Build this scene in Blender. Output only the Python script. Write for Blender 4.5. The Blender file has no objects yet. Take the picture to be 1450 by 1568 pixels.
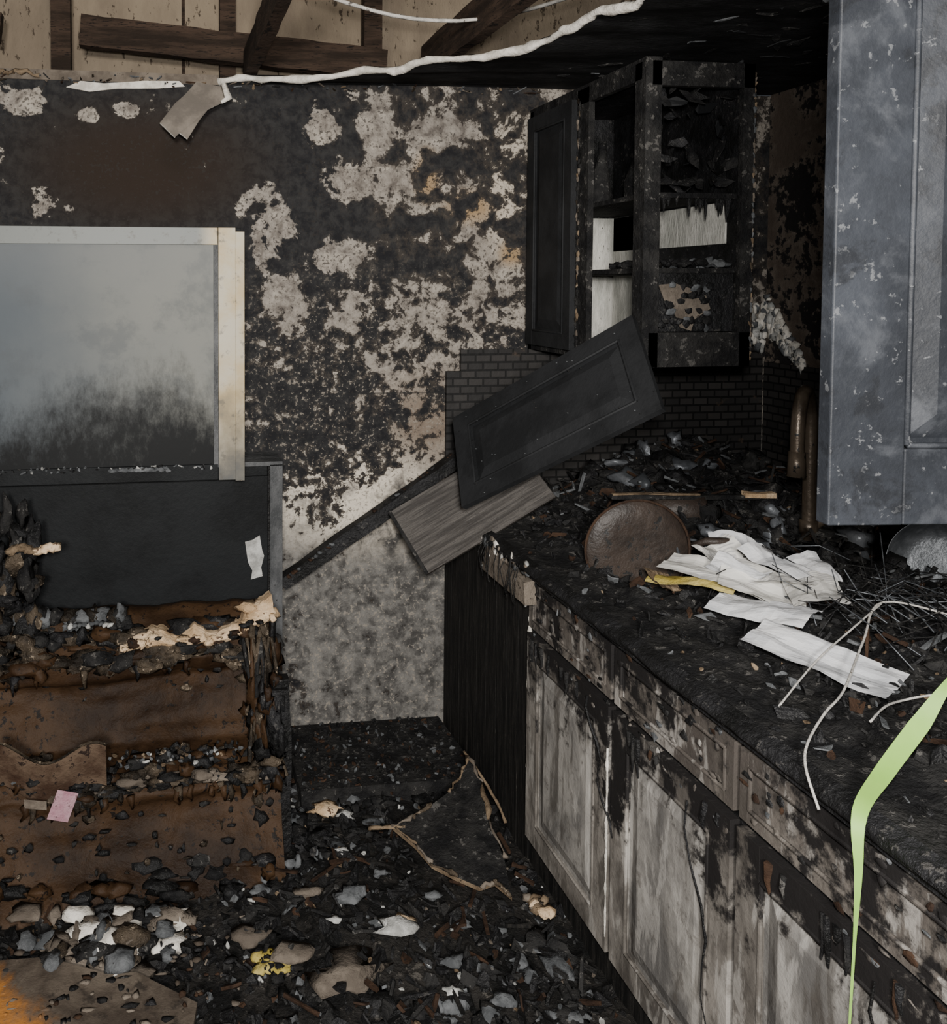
import bpy, bmesh, math, random
from mathutils import Vector, Matrix, noise as mn
random.seed(7)
R=random
# ---------------------------------------------------------------- nodes
class NT:
    def __init__(s,name,rough=.85,spec=.25,metal=0.):
        s.m=bpy.data.materials.new(name); s.m.use_nodes=True; s.t=s.m.node_tree
        s.b=s.t.nodes['Principled BSDF']; s.b.inputs['Roughness'].default_value=rough
        s.b.inputs['Specular IOR Level'].default_value=spec; s.b.inputs['Metallic'].default_value=metal
        s.tc=s.t.nodes.new('ShaderNodeTexCoord'); s.P=s.tc.outputs['Object']
    def new(s,ty,**k):
        n=s.t.nodes.new(ty)
        for a,b in k.items(): setattr(n,a,b)
        return n
    def inp(s,sock,v):
        if isinstance(v,bpy.types.NodeSocket): s.t.links.new(v,sock)
        elif v is not None:
            if isinstance(v,(tuple,list)) and len(v)==3 and len(sock.default_value)==4: v=tuple(v)+(1,)
            sock.default_value=v
    def scale(s,v,sc):
        n=s.new('ShaderNodeVectorMath',operation='MULTIPLY'); s.inp(n.inputs[0],v); n.inputs[1].default_value=sc; return n.outputs[0]
    def frame(s,a,b,c):
        cb=s.new('ShaderNodeCombineXYZ')
        for i,q in enumerate((a,b,c)):
            n=s.new('ShaderNodeVectorMath',operation='DOT_PRODUCT'); s.inp(n.inputs[0],s.P); n.inputs[1].default_value=q; s.inp(cb.inputs[i],n.outputs['Value'])
        return cb.outputs[0]
    def noise(s,sc,det=6,rough=.6,vec=None,dist=0.):
        n=s.new('ShaderNodeTexNoise'); s.inp(n.inputs['Vector'],vec or s.P)
        n.inputs['Scale'].default_value=sc; n.inputs['Detail'].default_value=min(det,6); n.inputs['Roughness'].default_value=rough; n.inputs['Distortion'].default_value=dist
        return n.outputs['Fac']
    def math(s,op,a,b=None,clamp=False):
        n=s.new('ShaderNodeMath',operation=op,use_clamp=clamp); s.inp(n.inputs[0],a)
        if b is not None: s.inp(n.inputs[1],b)
        return n.outputs[0]
    def mr(s,v,a,b,c=0.,d=1.,smooth=True):
        n=s.new('ShaderNodeMapRange'); n.interpolation_type='SMOOTHSTEP' if smooth else 'LINEAR'
        s.inp(n.inputs['Value'],v); n.inputs['From Min'].default_value=a; n.inputs['From Max'].default_value=b
        n.inputs['To Min'].default_value=c; n.inputs['To Max'].default_value=d; return n.outputs['Result']
    def mix(s,f,a,b):
        n=s.new('ShaderNodeMix',data_type='RGBA'); s.inp(n.inputs[0],f); s.inp(n.inputs[6],a); s.inp(n.inputs[7],b); return n.outputs[2]
    def xyz(s,v=None):
        n=s.new('ShaderNodeSeparateXYZ'); s.inp(n.inputs[0],v or s.P); return n.outputs
    def blob(s,c,r):
        n=s.new('ShaderNodeVectorMath',operation='SUBTRACT'); s.inp(n.inputs[0],s.P); n.inputs[1].default_value=c
        m=s.new('ShaderNodeVectorMath',operation='DIVIDE'); s.inp(m.inputs[0],n.outputs[0]); m.inputs[1].default_value=r
        l=s.new('ShaderNodeVectorMath',operation='LENGTH'); s.inp(l.inputs[0],m.outputs[0])
        return s.mr(l.outputs['Value'],1.5,.3)
    def done(s,col,bump=None,strength=.5,dist=.01,rough=None):
        s.inp(s.b.inputs['Base Color'],col)
        if bump is not None:
            n=s.new('ShaderNodeBump'); n.inputs['Strength'].default_value=strength; n.inputs['Distance'].default_value=dist
            s.inp(n.inputs['Height'],bump); s.t.links.new(n.outputs[0],s.b.inputs['Normal'])
        if rough is not None: s.inp(s.b.inputs['Roughness'],rough)
        return s.m
def char(name,c1,c2,c3=None,sc=8,stretch=(1,1,1),thr=.62,rough=.85,bs=.5,spec=.15,fsc=45,metal=0.,fr=None):
    s=NT(name,rough,spec,metal); v=s.scale(s.frame(*fr) if fr else s.P,stretch)
    a=s.noise(sc,6,.65,v); col=s.mix(s.mr(a,.38,.62),c1,c2)
    f=s.noise(fsc,4,.7,v)
    if c3 is not None:
        g=s.math('ADD',f,s.math('MULTIPLY',a,.4)); col=s.mix(s.mr(g,thr+.2,thr+.25),col,c3)
    return s.done(col,s.math('ADD',a,f),bs,.012)
# ---------------------------------------------------------------- mesh builder
class MB:
    def __init__(s): s.v=[];s.f=[];s.mi=[];s.mats=[];s.sm=[]
    def mid(s,m):
        if m not in s.mats: s.mats.append(m)
        return s.mats.index(m)
    def add(s,vs,fs,m,smooth=False):
        o=len(s.v); s.v+=[Vector(p) for p in vs]; i=s.mid(m)
        for f in fs: s.f.append([o+k for k in f]); s.mi.append(i); s.sm.append(smooth)
    BF=[(0,3,2,1),(4,5,6,7),(0,1,5,4),(1,2,6,5),(2,3,7,6),(3,0,4,7)]
    def box(s,x0,x1,y0,y1,z0,z1,m,j=0.):
        vs=[(x0,y0,z0),(x1,y0,z0),(x1,y1,z0),(x0,y1,z0),(x0,y0,z1),(x1,y0,z1),(x1,y1,z1),(x0,y1,z1)]
        if j: vs=[(a+R.uniform(-j,j),b+R.uniform(-j,j),c+R.uniform(-j,j)) for a,b,c in vs]
        s.add(vs,s.BF,m)
    def obox(s,O,ex,ey,ez,a,b,c,m):
        vs=[O+ex*x+ey*y+ez*z for z in c for (x,y) in ((a[0],b[0]),(a[1],b[0]),(a[1],b[1]),(a[0],b[1]))]
        s.add(vs,s.BF,m)
    def beam(s,p,q,w,h,m,j=0.):
        p=Vector(p);q=Vector(q);d=(q-p).normalized(); up=Vector((0,0,1)) if abs(d.z)<.9 else Vector((0,1,0))
        a=d.cross(up).normalized(); b=a.cross(d); n=max(2,int((q-p).length/.08)); vs=[];fs=[]
        for i in range(n+1):
            c=p+(q-p)*i/n
            for (x,y) in ((-1,-1),(1,-1),(1,1),(-1,1)):
                vs.append(c+a*(x*w/2+R.uniform(-j,j))+b*(y*h/2+R.uniform(-j,j)))
        for i in range(n):
            for k in range(4): fs.append((4*i+k,4*i+(k+1)%4,4*i+4+(k+1)%4,4*i+4+k))
        fs+=[(3,2,1,0),tuple(4*n+k for k in range(4))]; s.add(vs,fs,m)
    def tube(s,path,r,m,seg=8,j=0.,caps=True):
        P=[Vector(p) for p in path]; n=len(P); vs=[];fs=[]
        rr=r if isinstance(r,(list,tuple)) else [r]*n; ref=None
        for i in range(n):
            d=(P[min(i+1,n-1)]-P[max(i-1,0)]).normalized()
            if ref is None: ref=d.orthogonal().normalized()
            ref=(ref-d*ref.dot(d)).normalized(); b=d.cross(ref)
            for k in range(seg):
                t=2*math.pi*k/seg; q=rr[i]*(1+R.uniform(-j,j)); vs.append(P[i]+ref*math.cos(t)*q+b*math.sin(t)*q)
        for i in range(n-1):
            for k in range(seg): fs.append((seg*i+k,seg*i+(k+1)%seg,seg*(i+1)+(k+1)%seg,seg*(i+1)+k))
        if caps: fs+=[tuple(range(seg))[::-1],tuple(seg*(n-1)+k for k in range(seg))]
        s.add(vs,fs,m,True)
    def blob(s,c,r,m,amp=.35,fr=2.,sub=2,smooth=True):
        amp=min(amp,.62)
        bm=bmesh.new(); bmesh.ops.create_icosphere(bm,subdivisions=sub,radius=1.); o=Vector((R.uniform(0,99),R.uniform(0,99),0))
        vs=[]
        for v in bm.verts:
            k=1+amp*mn.fractal(v.co*fr+o,1.,2.,3)*1.6; vs.append(Vector((c[0]+v.co.x*r[0]*k,c[1]+v.co.y*r[1]*k,c[2]+v.co.z*r[2]*k)))
        fs=[[v.index for v in f.verts] for f in bm.faces]; bm.free(); s.add(vs,fs,m,smooth)
    def shard(s,c,a,b,t,m,flat=.6):
        M=Matrix.Rotation(R.uniform(0,6.28),3,'Z')@Matrix.Rotation(R.gauss(0,flat),3,'X')@Matrix.Rotation(R.gauss(0,flat),3,'Y')
        n=R.choice((4,5,6,7)); c=Vector(c); top=[];bot=[]
        for i in range(n):
            an=6.283*(i+R.uniform(-.35,.35))/n; q=R.uniform(.5,1.)
            x=math.cos(an)*a*q;y=math.sin(an)*b*q; dz=R.uniform(-.25,.25)*min(a,b)
            top.append(c+M@Vector((x,y,dz+t/2))); bot.append(c+M@Vector((x*.95,y*.95,dz-t/2)))
        s.add(top+bot,[tuple(range(n)),tuple(range(2*n-1,n-1,-1))]+[(i,n+i,n+(i+1)%n,(i+1)%n) for i in range(n)],m)
    def sheet(s,poly,t,m,me=None):
        P=[Vector(p) for p in poly]; n=len(P); nr=(P[1]-P[0]).cross(P[2]-P[0]).normalized()*t
        s.add(P+[p-nr for p in P],[tuple(range(n)),tuple(range(2*n-1,n-1,-1))],m)
        s.add(P+[p-nr for p in P],[(i,n+i,n+(i+1)%n,(i+1)%n) for i in range(n)],me or m)
    def grid(s,nu,nv,fn,m,smooth=True):
        vs=[fn(i/nu,k/nv) for k in range(nv+1) for i in range(nu+1)]
        s.add(vs,[(k*(nu+1)+i,k*(nu+1)+i+1,(k+1)*(nu+1)+i+1,(k+1)*(nu+1)+i) for k in range(nv) for i in range(nu)],m,smooth)
    def build(s,name,bevel=0.,parent=None):
        me=bpy.data.meshes.new(name); me.from_pydata([tuple(v) for v in s.v],[],s.f)
        for m in s.mats: me.materials.append(m)
        me.polygons.foreach_set('material_index',s.mi); me.polygons.foreach_set('use_smooth',s.sm); me.update()
        o=bpy.data.objects.new(name,me); bpy.context.collection.objects.link(o)
        if bevel:
            b=o.modifiers.new('bevel','BEVEL'); b.width=bevel; b.segments=2; b.limit_method='ANGLE'
        if parent: o.parent=parent
        return o
def F(x,y,z=0,fr=1.,o=4): return mn.fractal(Vector((x*fr,y*fr,z*fr)),.9,2.,o)
V=Vector
def cat(P,n=6):
    P=[V(p) for p in P]; out=[]
    for i in range(len(P)-1):
        p0=P[max(i-1,0)];p1=P[i];p2=P[i+1];p3=P[min(i+2,len(P)-1)]
        for k in range(n):
            t=k/n; out.append(.5*((2*p1)+(p2-p0)*t+(2*p0-5*p1+4*p2-p3)*t*t+(3*p1-p0-3*p2+p3)*t**3))
    return out+[P[-1]]
# ---------------------------------------------------------------- materials
s=NT('sooty_peeling_plaster',.92,.1)
X,Y,Z=s.xyz()
n1=s.noise(5.2,6,.62,dist=.5); n2=s.noise(24,6,.68,dist=.3); n3=s.noise(80,4,.65); n4=s.noise(11,6,.65,dist=.5)
rt=s.mr(X,-1.2,-.75); midz=s.mr(Z,1.85,1.5)
wf=s.math('ADD',.45,s.math('MULTIPLY',midz,.75))
val=s.math('ADD',s.math('MULTIPLY',s.math('SUBTRACT',n1,.5),1.15),s.math('ADD',s.math('MULTIPLY',s.math('SUBTRACT',n2,.5),wf),s.math('MULTIPLY',s.math('SUBTRACT',n4,.5),1.1)))
blobs=[(-.93,2.26,.07,.11),(-1.135,2.285,.08,.08),(-1.28,2.35,.03,.04),(-2.18,2.34,.12,.07),(-2.30,2.13,.07,.2),(-2.115,1.99,.05,.06),
(-1.82,2.32,.045,.03),(-1.955,2.295,.045,.03),(-1.34,1.90,.10,.17),(-1.26,1.64,.10,.11),(-1.03,2.08,.10,.07),(-.85,2.1,.07,.05),(-.68,2.26,.14,.06),
(-1.06,1.81,.12,.07),(-1.04,1.60,.09,.09)]
acc=None
for (x,z,a,b) in blobs:
    q=s.blob((x,0,z),(a,1,b)); acc=q if acc is None else s.math('MAXIMUM',acc,q)
low=s.mr(s.math('ADD',s.math('ADD',Z,s.math('MULTIPLY',n4,.3)),s.math('MULTIPLY',X,-.12)),1.40,1.03)
bias=s.math('ADD',s.math('MULTIPLY',acc,.34),s.math('ADD',s.math('MULTIPLY',rt,.185),s.math('ADD',s.math('MULTIPLY',low,.36),s.math('MULTIPLY',midz,.055))))
tot=s.math('SUBTRACT',s.math('ADD',val,bias),.235)
L=s.mr(tot,-.01,.045); halo=s.mr(tot,-.16,.02)
dark=s.mix(s.blob((-1.78,0,2.12),(.42,1,.22)),s.mix(s.mr(n2,.35,.65),(.013,.013,.0145),(.029,.0285,.0285)),(.023,.017,.0135))
dark=s.mix(s.math('MULTIPLY',s.math('MULTIPLY',halo,s.math('MAXIMUM',rt,midz)),.55),dark,(.060,.049,.039))
lightc=s.mix(s.mr(n2,.35,.65),(.095,.083,.073),(.25,.226,.198)); lightc=s.mix(s.mr(n4,.5,.65,0,.5),lightc,(.40,.362,.31))
lowc=s.mix(s.mr(s.math('ADD',s.math('MULTIPLY',n2,.5),s.math('MULTIPLY',n4,.5)),.40,.60),(.046,.044,.042),(.15,.144,.135))
lowc=s.mix(s.mr(n3,.55,.68,0,.5),lowc,(.22,.212,.20))
lc=s.mix(low,lightc,lowc)
painted_glow=s.math('MULTIPLY',s.blob((-.97,0,.92),(.40,1,.19)),s.mr(n4,.33,.58)); lc=s.mix(s.math('MULTIPLY',painted_glow,.85),lc,(.62,.56,.47))  # warm pool of light painted into the plaster colour, low on the wall
lc=s.mix(s.math('MULTIPLY',s.blob((-.42,0,2.08),(.11,1,.26)),.7),lc,(.50,.44,.36))
st=s.math('MAXIMUM',s.blob((-.56,0,1.99),(.10,1,.06)),s.math('MAXIMUM',s.blob((-.73,0,2.1),(.05,1,.09)),s.blob((-.40,0,1.82),(.05,1,.05))))
lc=s.mix(s.math('MULTIPLY',st,.75),lc,(.26,.165,.075))
lc=s.mix(s.math('MULTIPLY',s.blob((-.72,0,1.20),(.22,1,.17)),.75),lc,(.14,.105,.078))
col=s.mix(L,dark,lc)
spk=s.mr(s.math('ADD',n3,s.math('MULTIPLY',n4,.35)),.74,.79); col=s.mix(s.math('MULTIPLY',spk,s.mr(Z,.8,1.1,.3,.75)),col,(.026,.023,.021))
spk2=s.math('MULTIPLY',s.mr(s.math('ADD',n3,s.math('MULTIPLY',n2,.6)),.88,.92),s.math('MULTIPLY',s.mr(X,-1.45,-1.1,.6,1.),midz))
col=s.mix(s.math('MULTIPLY',spk2,.7),col,(.24,.212,.178))
seam=s.math('LESS_THAN',s.math('ABSOLUTE',s.math('SUBTRACT',Z,1.30)),.003)
col=s.mix(s.math('MULTIPLY',seam,.6),col,(.02,.02,.02))
M_wall=s.done(col,s.math('ADD',s.math('MULTIPLY',L,-.8),s.math('ADD',n2,s.math('MULTIPLY',n3,.5))),.6,.012)
s=NT('scorched_tan_plaster',.9,.1); a=s.noise(5,6,.65,dist=.3); b=s.noise(26,6,.7)
c=s.mix(s.mr(a,.4,.6),(.06,.047,.038),(.115,.095,.078)); c=s.mix(s.mr(s.math('ADD',a,s.math('MULTIPLY',b,.7)),.84,.90),c,(.014,.013,.013))
M_wall2=s.done(c,b,.6,.01)
M_ceil=char('sooty_ceiling',(.005,.005,.005),(.016,.016,.017),(.05,.047,.043),6,(1,2.5,1),.66)
M_edge=char('torn_plaster_edge',(.38,.36,.32),(.60,.57,.52),(.13,.11,.09),20,thr=.70)
M_cream=char('cream_attic_board',(.14,.112,.083),(.20,.162,.118),(.05,.038,.027),3,(1,1,.4),.60)
M_wood=char('smoked_timber',(.016,.011,.008),(.043,.028,.020),(.009,.007,.006),6,(.5,.5,4),.58)
M_black=char('char_black',(.0035,.0035,.0035),(.011,.011,.012),(.040,.038,.036),10,thr=.62,rough=.6,bs=.8,spec=.22)
M_black2=char('char_matte',(.006,.006,.0065),(.018,.0175,.017),(.065,.062,.058),14,thr=.6,rough=.8,bs=.8)
M_grain=char('charred_wood_grain',(.004,.004,.004),(.014,.013,.012),(.035,.032,.028),9,(9,9,.7),.62,rough=.7)
M_slate=char('slate_charred_paint',(.0065,.007,.0078),(.0125,.0132,.0145),(.03,.03,.031),5,thr=.74,rough=.7,bs=.2,spec=.2)
s=NT('blackened_brick_tile',.6,.3); X,Y,Z=s.xyz(); cb=s.new('ShaderNodeCombineXYZ'); s.inp(cb.inputs[0],s.math('ADD',X,Y)); s.inp(cb.inputs[1],Z)
br=s.new('ShaderNodeTexBrick'); s.inp(br.inputs['Vector'],cb.outputs[0]); br.inputs['Scale'].default_value=8.5; br.inputs['Mortar Size'].default_value=.03
br.inputs['Color1'].default_value=(.011,.0105,.0105,1); br.inputs['Color2'].default_value=(.024,.022,.021,1); br.inputs['Mortar'].default_value=(.002,.002,.002,1)
nn=s.noise(12,6,.6); col=s.mix(s.mr(nn,.62,.72),br.outputs['Color'],(.05,.036,.026))
M_brick=s.done(col,s.math('SUBTRACT',s.math('MULTIPLY',nn,.3),br.outputs['Fac']),.9,.012)
M_floor=char('ash_floor',(.004,.004,.004),(.017,.0155,.014),(.055,.05,.044),9,thr=.62,bs=1.)
s=NT('scorched_plywood',.8,.15); X,Y,Z=s.xyz(); a=s.noise(4,6,.65,dist=.4); b=s.noise(24,5,.65); c=s.mix(s.mr(a,.38,.62),(.040,.031,.024),(.11,.09,.07)); c=s.mix(s.mr(b,.54,.68,0,.85),c,(.022,.018,.015))
o_=s.mr(s.math('ADD',s.math('ADD',X,s.math('MULTIPLY',Y,1.0)),s.math('MULTIPLY',a,.5)),-2.86,-2.98); c=s.mix(s.math('MULTIPLY',o_,s.mr(b,.64,.47)),c,(.32,.13,.025)); M_plyf=s.done(c,b,.6,.01)
M_ply=char('beige_board_chip',(.075,.062,.05),(.14,.118,.096),(.03,.024,.018),9,thr=.64)
def cabmat(name,zt,zb,w,g,thr=.0):
    s=NT(name,.75,.2); X,Y,Z=s.xyz(); a=s.noise(3.4,6,.62,s.scale(s.P,(1,1.6,.9)),.7); b=s.noise(22,6,.7); v=s.noise(8,5,.62,s.scale(s.P,(1,2.4,.55)),.5)
    c=s.mix(s.mr(a,.38,.62),g,w); c=s.mix(s.mr(v,.52,.66,0,.8),c,(.05,.044,.038)); c=s.mix(s.mr(v,.46,.38,0,.35),c,(.46,.44,.41)); c=s.mix(s.mr(b,.54,.66,0,.6),c,(.07,.062,.055))
    t=s.math('ADD',s.mr(Z,zb,zt,0,.42,False),s.math('MULTIPLY',b,.45)); t=s.math('ADD',t,s.math('MULTIPLY',a,.7))
    c=s.mix(s.mr(t,.88-thr,.98-thr),c,(.009,.008,.008))
    return s.done(c,s.math('ADD',a,b),.4,.008)
M_door=cabmat('ash_whitened_panel',.74,.2,(.25,.238,.22),(.095,.091,.087))
M_dframe=cabmat('smoke_streaked_frame',.76,.0,(.20,.184,.165),(.07,.063,.056),.05)
M_drawer=cabmat('blistered_drawer_front',.98,.2,(.135,.12,.105),(.05,.043,.038),.04)
s=NT('bluegrey_heat_paint',.6,.22); a=s.noise(3.5,6,.65); b=s.noise(55,4,.65); c3=s.noise(13,6,.65,dist=.3)
c=s.mix(s.mr(a,.35,.65),(.008,.0092,.0118),(.021,.0236,.029)); c=s.mix(s.mr(c3,.5,.68,0,.55),c,(.042,.045,.051)); c=s.mix(s.mr(b,.62,.67,0,.65),c,(.085,.088,.092)); c=s.mix(s.mr(c3,.45,.36,0,.7),c,(.005,.0056,.007))
M_fdoor=s.done(c,s.math('ADD',b,c3),.35,.004)
s=NT('sooted_white_enamel',.6,.15); X,Y,Z=s.xyz(); a=s.noise(2.2,6,.6); b=s.noise(36,6,.75,s.scale(s.P,(1,1,.5))); d=s.noise(9,6,.65)
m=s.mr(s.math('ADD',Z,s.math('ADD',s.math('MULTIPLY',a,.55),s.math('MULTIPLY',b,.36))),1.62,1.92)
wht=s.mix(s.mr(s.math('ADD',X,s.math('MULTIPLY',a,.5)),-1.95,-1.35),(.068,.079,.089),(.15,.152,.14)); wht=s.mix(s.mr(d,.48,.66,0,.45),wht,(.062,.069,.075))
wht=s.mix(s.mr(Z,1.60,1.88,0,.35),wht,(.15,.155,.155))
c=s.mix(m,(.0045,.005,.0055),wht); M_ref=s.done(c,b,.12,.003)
s=NT('yellowed_enamel_trim',.5,.3); X,Y,Z=s.xyz(); a=s.noise(7,6,.6); 
c=s.mix(s.mr(a,.35,.65),(.34,.26,.13),(.37,.335,.26)); m=s.mr(s.math('ADD',Z,s.math('MULTIPLY',a,.6)),1.30,1.70); c=s.mix(m,(.065,.066,.064),c)
c=s.mix(s.mr(X,-1.53,-1.60,0,1.),c,(.125,.134,.128)); c=s.mix(s.mr(s.noise(26,6,.7),.56,.66,0,.6),c,(.06,.055,.045)); M_trim=s.done(c,a,.2,.004)
M_refb=char('sooted_enamel_black',(.0035,.004,.0045),(.008,.009,.010),(.025,.025,.025),3,thr=.72,rough=.6,bs=.15,spec=.12)
M_met=char('scorched_steel_trim',(.035,.037,.039),(.08,.082,.085),(.015,.015,.015),10,(1,1,.4),.7,rough=.5)
M_brown=char('scorched_brown_upholstery',(.0115,.0058,.0028),(.038,.0205,.0100),(.007,.005,.004),3.0,thr=.60,rough=.6,bs=.35,spec=.12)
M_melt=char('melted_foam_crust',(.009,.007,.005),(.060,.046,.032),(.19,.152,.112),9,thr=.60,rough=.6,bs=1.)
M_foam=char('exposed_foam',(.33,.225,.13),(.55,.42,.28),(.07,.04,.025),12,thr=.62,bs=.7)
M_white=char('white_plaster_chip',(.22,.22,.21),(.40,.40,.385),(.13,.12,.105),20,thr=.72)
M_grey=char('grey_ash_chip',(.045,.048,.051),(.10,.105,.11),(.02,.02,.02),20,thr=.7)
M_tan=char('burnt_tan_chip',(.08,.056,.035),(.165,.122,.08),(.03,.022,.015),14,thr=.62)
M_rb=char('rust_brown_char',(.016,.009,.006),(.036,.020,.012),(.008,.006,.005),14,thr=.66)
_ex=(V((-.458,-.495,1.022))-V((-.873,-.449,.771))).normalized(); _ey=(V((-.9565,-.300,.936))-V((-.873,-.449,.771))).normalized(); _ez=_ex.cross(_ey)
M_plank=char('grey_scorched_plank',(.018,.015,.013),(.065,.058,.052),(.009,.008,.008),4,(1.0,20,20),.58,rough=.5,spec=.3,bs=.3,fr=(tuple(_ex),tuple(_ey),tuple(_ez)))
M_intw=char('cabinet_interior_white',(.34,.34,.31),(.52,.51,.47),(.05,.045,.04),8,(3,3,.8),.66)
M_faucet=char('heat_bronzed_metal',(.038,.029,.021),(.10,.078,.058),(.02,.02,.02),9,thr=.66,rough=.35,bs=.15,metal=.5,spec=.4)
M_pan=char('rusted_iron',(.013,.010,.0085),(.030,.022,.0175),(.011,.011,.011),6,thr=.60,rough=.5,bs=.3,spec=.3)
M_paper=char('paper_white',(.46,.47,.49),(.58,.58,.59),(.27,.27,.28),9,thr=.76,bs=.2)
s=NT('printed_paper',.8,.2); X,Y,Z=s.xyz(); w=s.math('SINE',s.math('MULTIPLY',s.math('ADD',Y,s.math('MULTIPLY',X,.4)),800.)); nb=s.noise(14,2)
c=s.mix(s.math('MULTIPLY',s.mr(w,.1,.6),s.mr(nb,.5,.56,0,.6)),(.52,.51,.48),(.2,.2,.22)); M_print=s.done(c)
M_yell=char('yellow_envelope',(.26,.20,.035),(.34,.28,.10),(.12,.08,.04),10,thr=.68)
M_pink=char('pink_label',(.26,.13,.165),(.32,.20,.23),(.12,.07,.08),20)
M_wire=char('white_wire_coating',(.30,.29,.27),(.44,.42,.39),(.10,.09,.08),20)
M_steel=char('tarnished_steel',(.045,.049,.054),(.11,.117,.128),(.03,.03,.03),10,thr=.7,rough=.4,metal=.4,bs=.2)
s=NT('green_marking_ribbon',.5,.3); M_rib=s.done(s.mix(s.noise(12),(.13,.27,.035),(.24,.40,.09)))
# ---------------------------------------------------------------- room shell
b=MB(); b.box(-2.95,.75,0,.1,-.05,2.435,M_wall); b.build('wall_back')
b=MB(); b.box(.65,.75,-3.4,-.001,-.05,2.44,M_wall2); b.build('wall_right')
b=MB(); b.box(-3.05,-2.95,-3.4,.1,-.05,2.44,M_wall2); b.build('wall_left')
def fz(x,y):
    return .012+.035*max(0,F(x+3,y,0,2.6))+.014*F(x,y,5,14,3)+.05*math.exp(-((x+1.15)**2+(y+.95)**2)/.08)
b=MB(); b.grid(130,130,lambda u,v:V((-2.95+u*3.6,-3.4+v*3.4,max(-.03,fz(-2.95+u*3.6,-3.4+v*3.4)))),M_floor); 
b.box(-2.95,.65,-3.4,0,-.1,-.045,M_floor); b.build('floor')
bd0=[(-1.50,.0),(-1.38,-.03),(-1.22,-.10),(-1.05,-.20),(-.93,-.26),(-.89,-.33),(-.78,-.40),(-.66,-.54),(-.57,-.66),(-.565,-.74),(-.54,-.86),(-.50,-.98),(-.52,-1.2),(-.45,-1.5),(-.5,-1.9),(-.4,-2.4),(-.45,-3.0),(-.4,-3.4)]
bd=[]
for i in range(len(bd0)-1):
    n_=5 if i<12 else 3
    for k in range(n_):
        t=k/n_; q=.005 if (i or k) else 0; bd.append((bd0[i][0]*(1-t)+bd0[i+1][0]*t+R.uniform(-q,q),min(0,bd0[i][1]*(1-t)+bd0[i+1][1]*t+R.uniform(-q,q))))
bd.append(bd0[-1])
ze=[2.412+.022*F(x,y,1,4,3) for x,y in bd]
b=MB(); n=len(bd); NC=10; vs=[]
for c_ in range(NC+1):
    t=c_/NC
    for i,(x,y) in enumerate(bd): vs.append((x*(1-t)+.65*t,y,ze[i]*(1-t)**3+2.438*(1-(1-t)**3)))
b.add(vs,[(c_*n+i,c_*n+i+1,(c_+1)*n+i+1,(c_+1)*n+i) for c_ in range(NC) for i in range(n-1)],M_ceil,True)
b.add([(p[0],p[1],p[2]+.02) for p in vs],[(c_*n+i,(c_+1)*n+i,(c_+1)*n+i+1,c_*n+i+1) for c_ in range(NC) for i in range(n-1)],M_ceil)
b.tube([(x,y,ze[i]+.009) for i,(x,y) in enumerate(bd)],[R.uniform(.009,.0155) for _ in bd],M_edge,8,.2)
for i in range(90):
    x=R.uniform(-.35,.6); y=R.uniform(-1.6,-.05); b.shard((x,y,2.432),R.uniform(.02,.07),R.uniform(.008,.02),.003,R.choice([M_black2,M_grey,M_black2,M_slate]),.15)
b.build('ceiling')
b=MB(); b.box(-3.0,.7,.32,.36,2.35,3.5,M_cream); 
for x in (-2.6,-1.62,-.86): b.box(x,x+.012,.305,.32,2.35,3.5,M_wood)
b.build('attic_sheathing')
b=MB()
b.beam((-3,.14,2.70),(-2.27,.14,2.62),.05,.1,M_wood,.002); b.beam((-1.99,.12,2.615),(-.86,.12,2.53),.05,.11,M_wood,.003)
b.box(-2.10,-2.03,.16,.22,2.40,3.5,M_wood); b.box(-1.48,-1.42,.2,.25,2.40,3.5,M_wood); b.box(-.93,-.86,.16,.21,2.40,3.5,M_wood)
b.box(-2.9,.6,.11,.30,2.40,2.46,M_wood)
b.beam((-1.385,.05,2.50),(-1.385,-3.3,2.50),.042,.10,M_wood,.003)
b.beam((-.72,.05,2.53),(-.72,-3.3,2.53),.042,.12,M_wood,.003); b.beam((-2.4,.05,2.53),(-2.4,-3.3,2.53),.042,.12,M_wood,.003)
b.build('ceiling_joists')
b=MB(); pts=[(-1.36+.07*i,-.5,2.62-.11*math.sin(i/14*3.14)) for i in range(15)]; b.tube(pts,.006,M_wire,6,.2); b.build('hanging_cable')
b=MB()
b.sheet([(-2.03,-.010,2.385),(-1.95,-.010,2.372),(-1.86,-.010,2.385),(-1.72,-.010,2.39),(-1.62,-.010,2.40),(-1.64,-.010,2.418),(-1.76,-.010,2.415),(-1.9,-.010,2.402),(-1.98,-.01,2.408)],.008,M_edge)
p=[(-2.5+.02*i,-.010,2.43+R.uniform(-.01,.012)) for i in range(20)]; b.tube(p,[R.uniform(.004,.012) for _ in p],M_tan,6,.4)
b.box(-2.9,-1.5,-.004,0,2.41,2.445,M_ply)
for i in range(90):
    x=R.uniform(-2.5,-.3); b.shard((x,-.008,2.42+R.uniform(-.02,.012)),R.uniform(.01,.035),.006,.004,R.choice([M_tan,M_melt,M_rb,M_black2,M_grey,M_ply]),.3)
b.build('torn_drywall_edge')
M_flap=char('drywall_paper_flap',(.10,.088,.076),(.17,.148,.126),(.05,.04,.035),8,thr=.7,bs=.2)
b=MB(); b.sheet([(-1.49,-.07,2.385),(-1.475,-.08,2.34),(-1.545,-.11,2.300),(-1.575,-.12,2.262),(-1.618,-.15,2.190),(-1.645,-.15,2.21),(-1.66,-.145,2.195),(-1.71,-.135,2.245),(-1.66,-.11,2.315),(-1.623,-.09,2.352),(-1.585,-.07,2.40)],.006,M_flap,M_edge)
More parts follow.
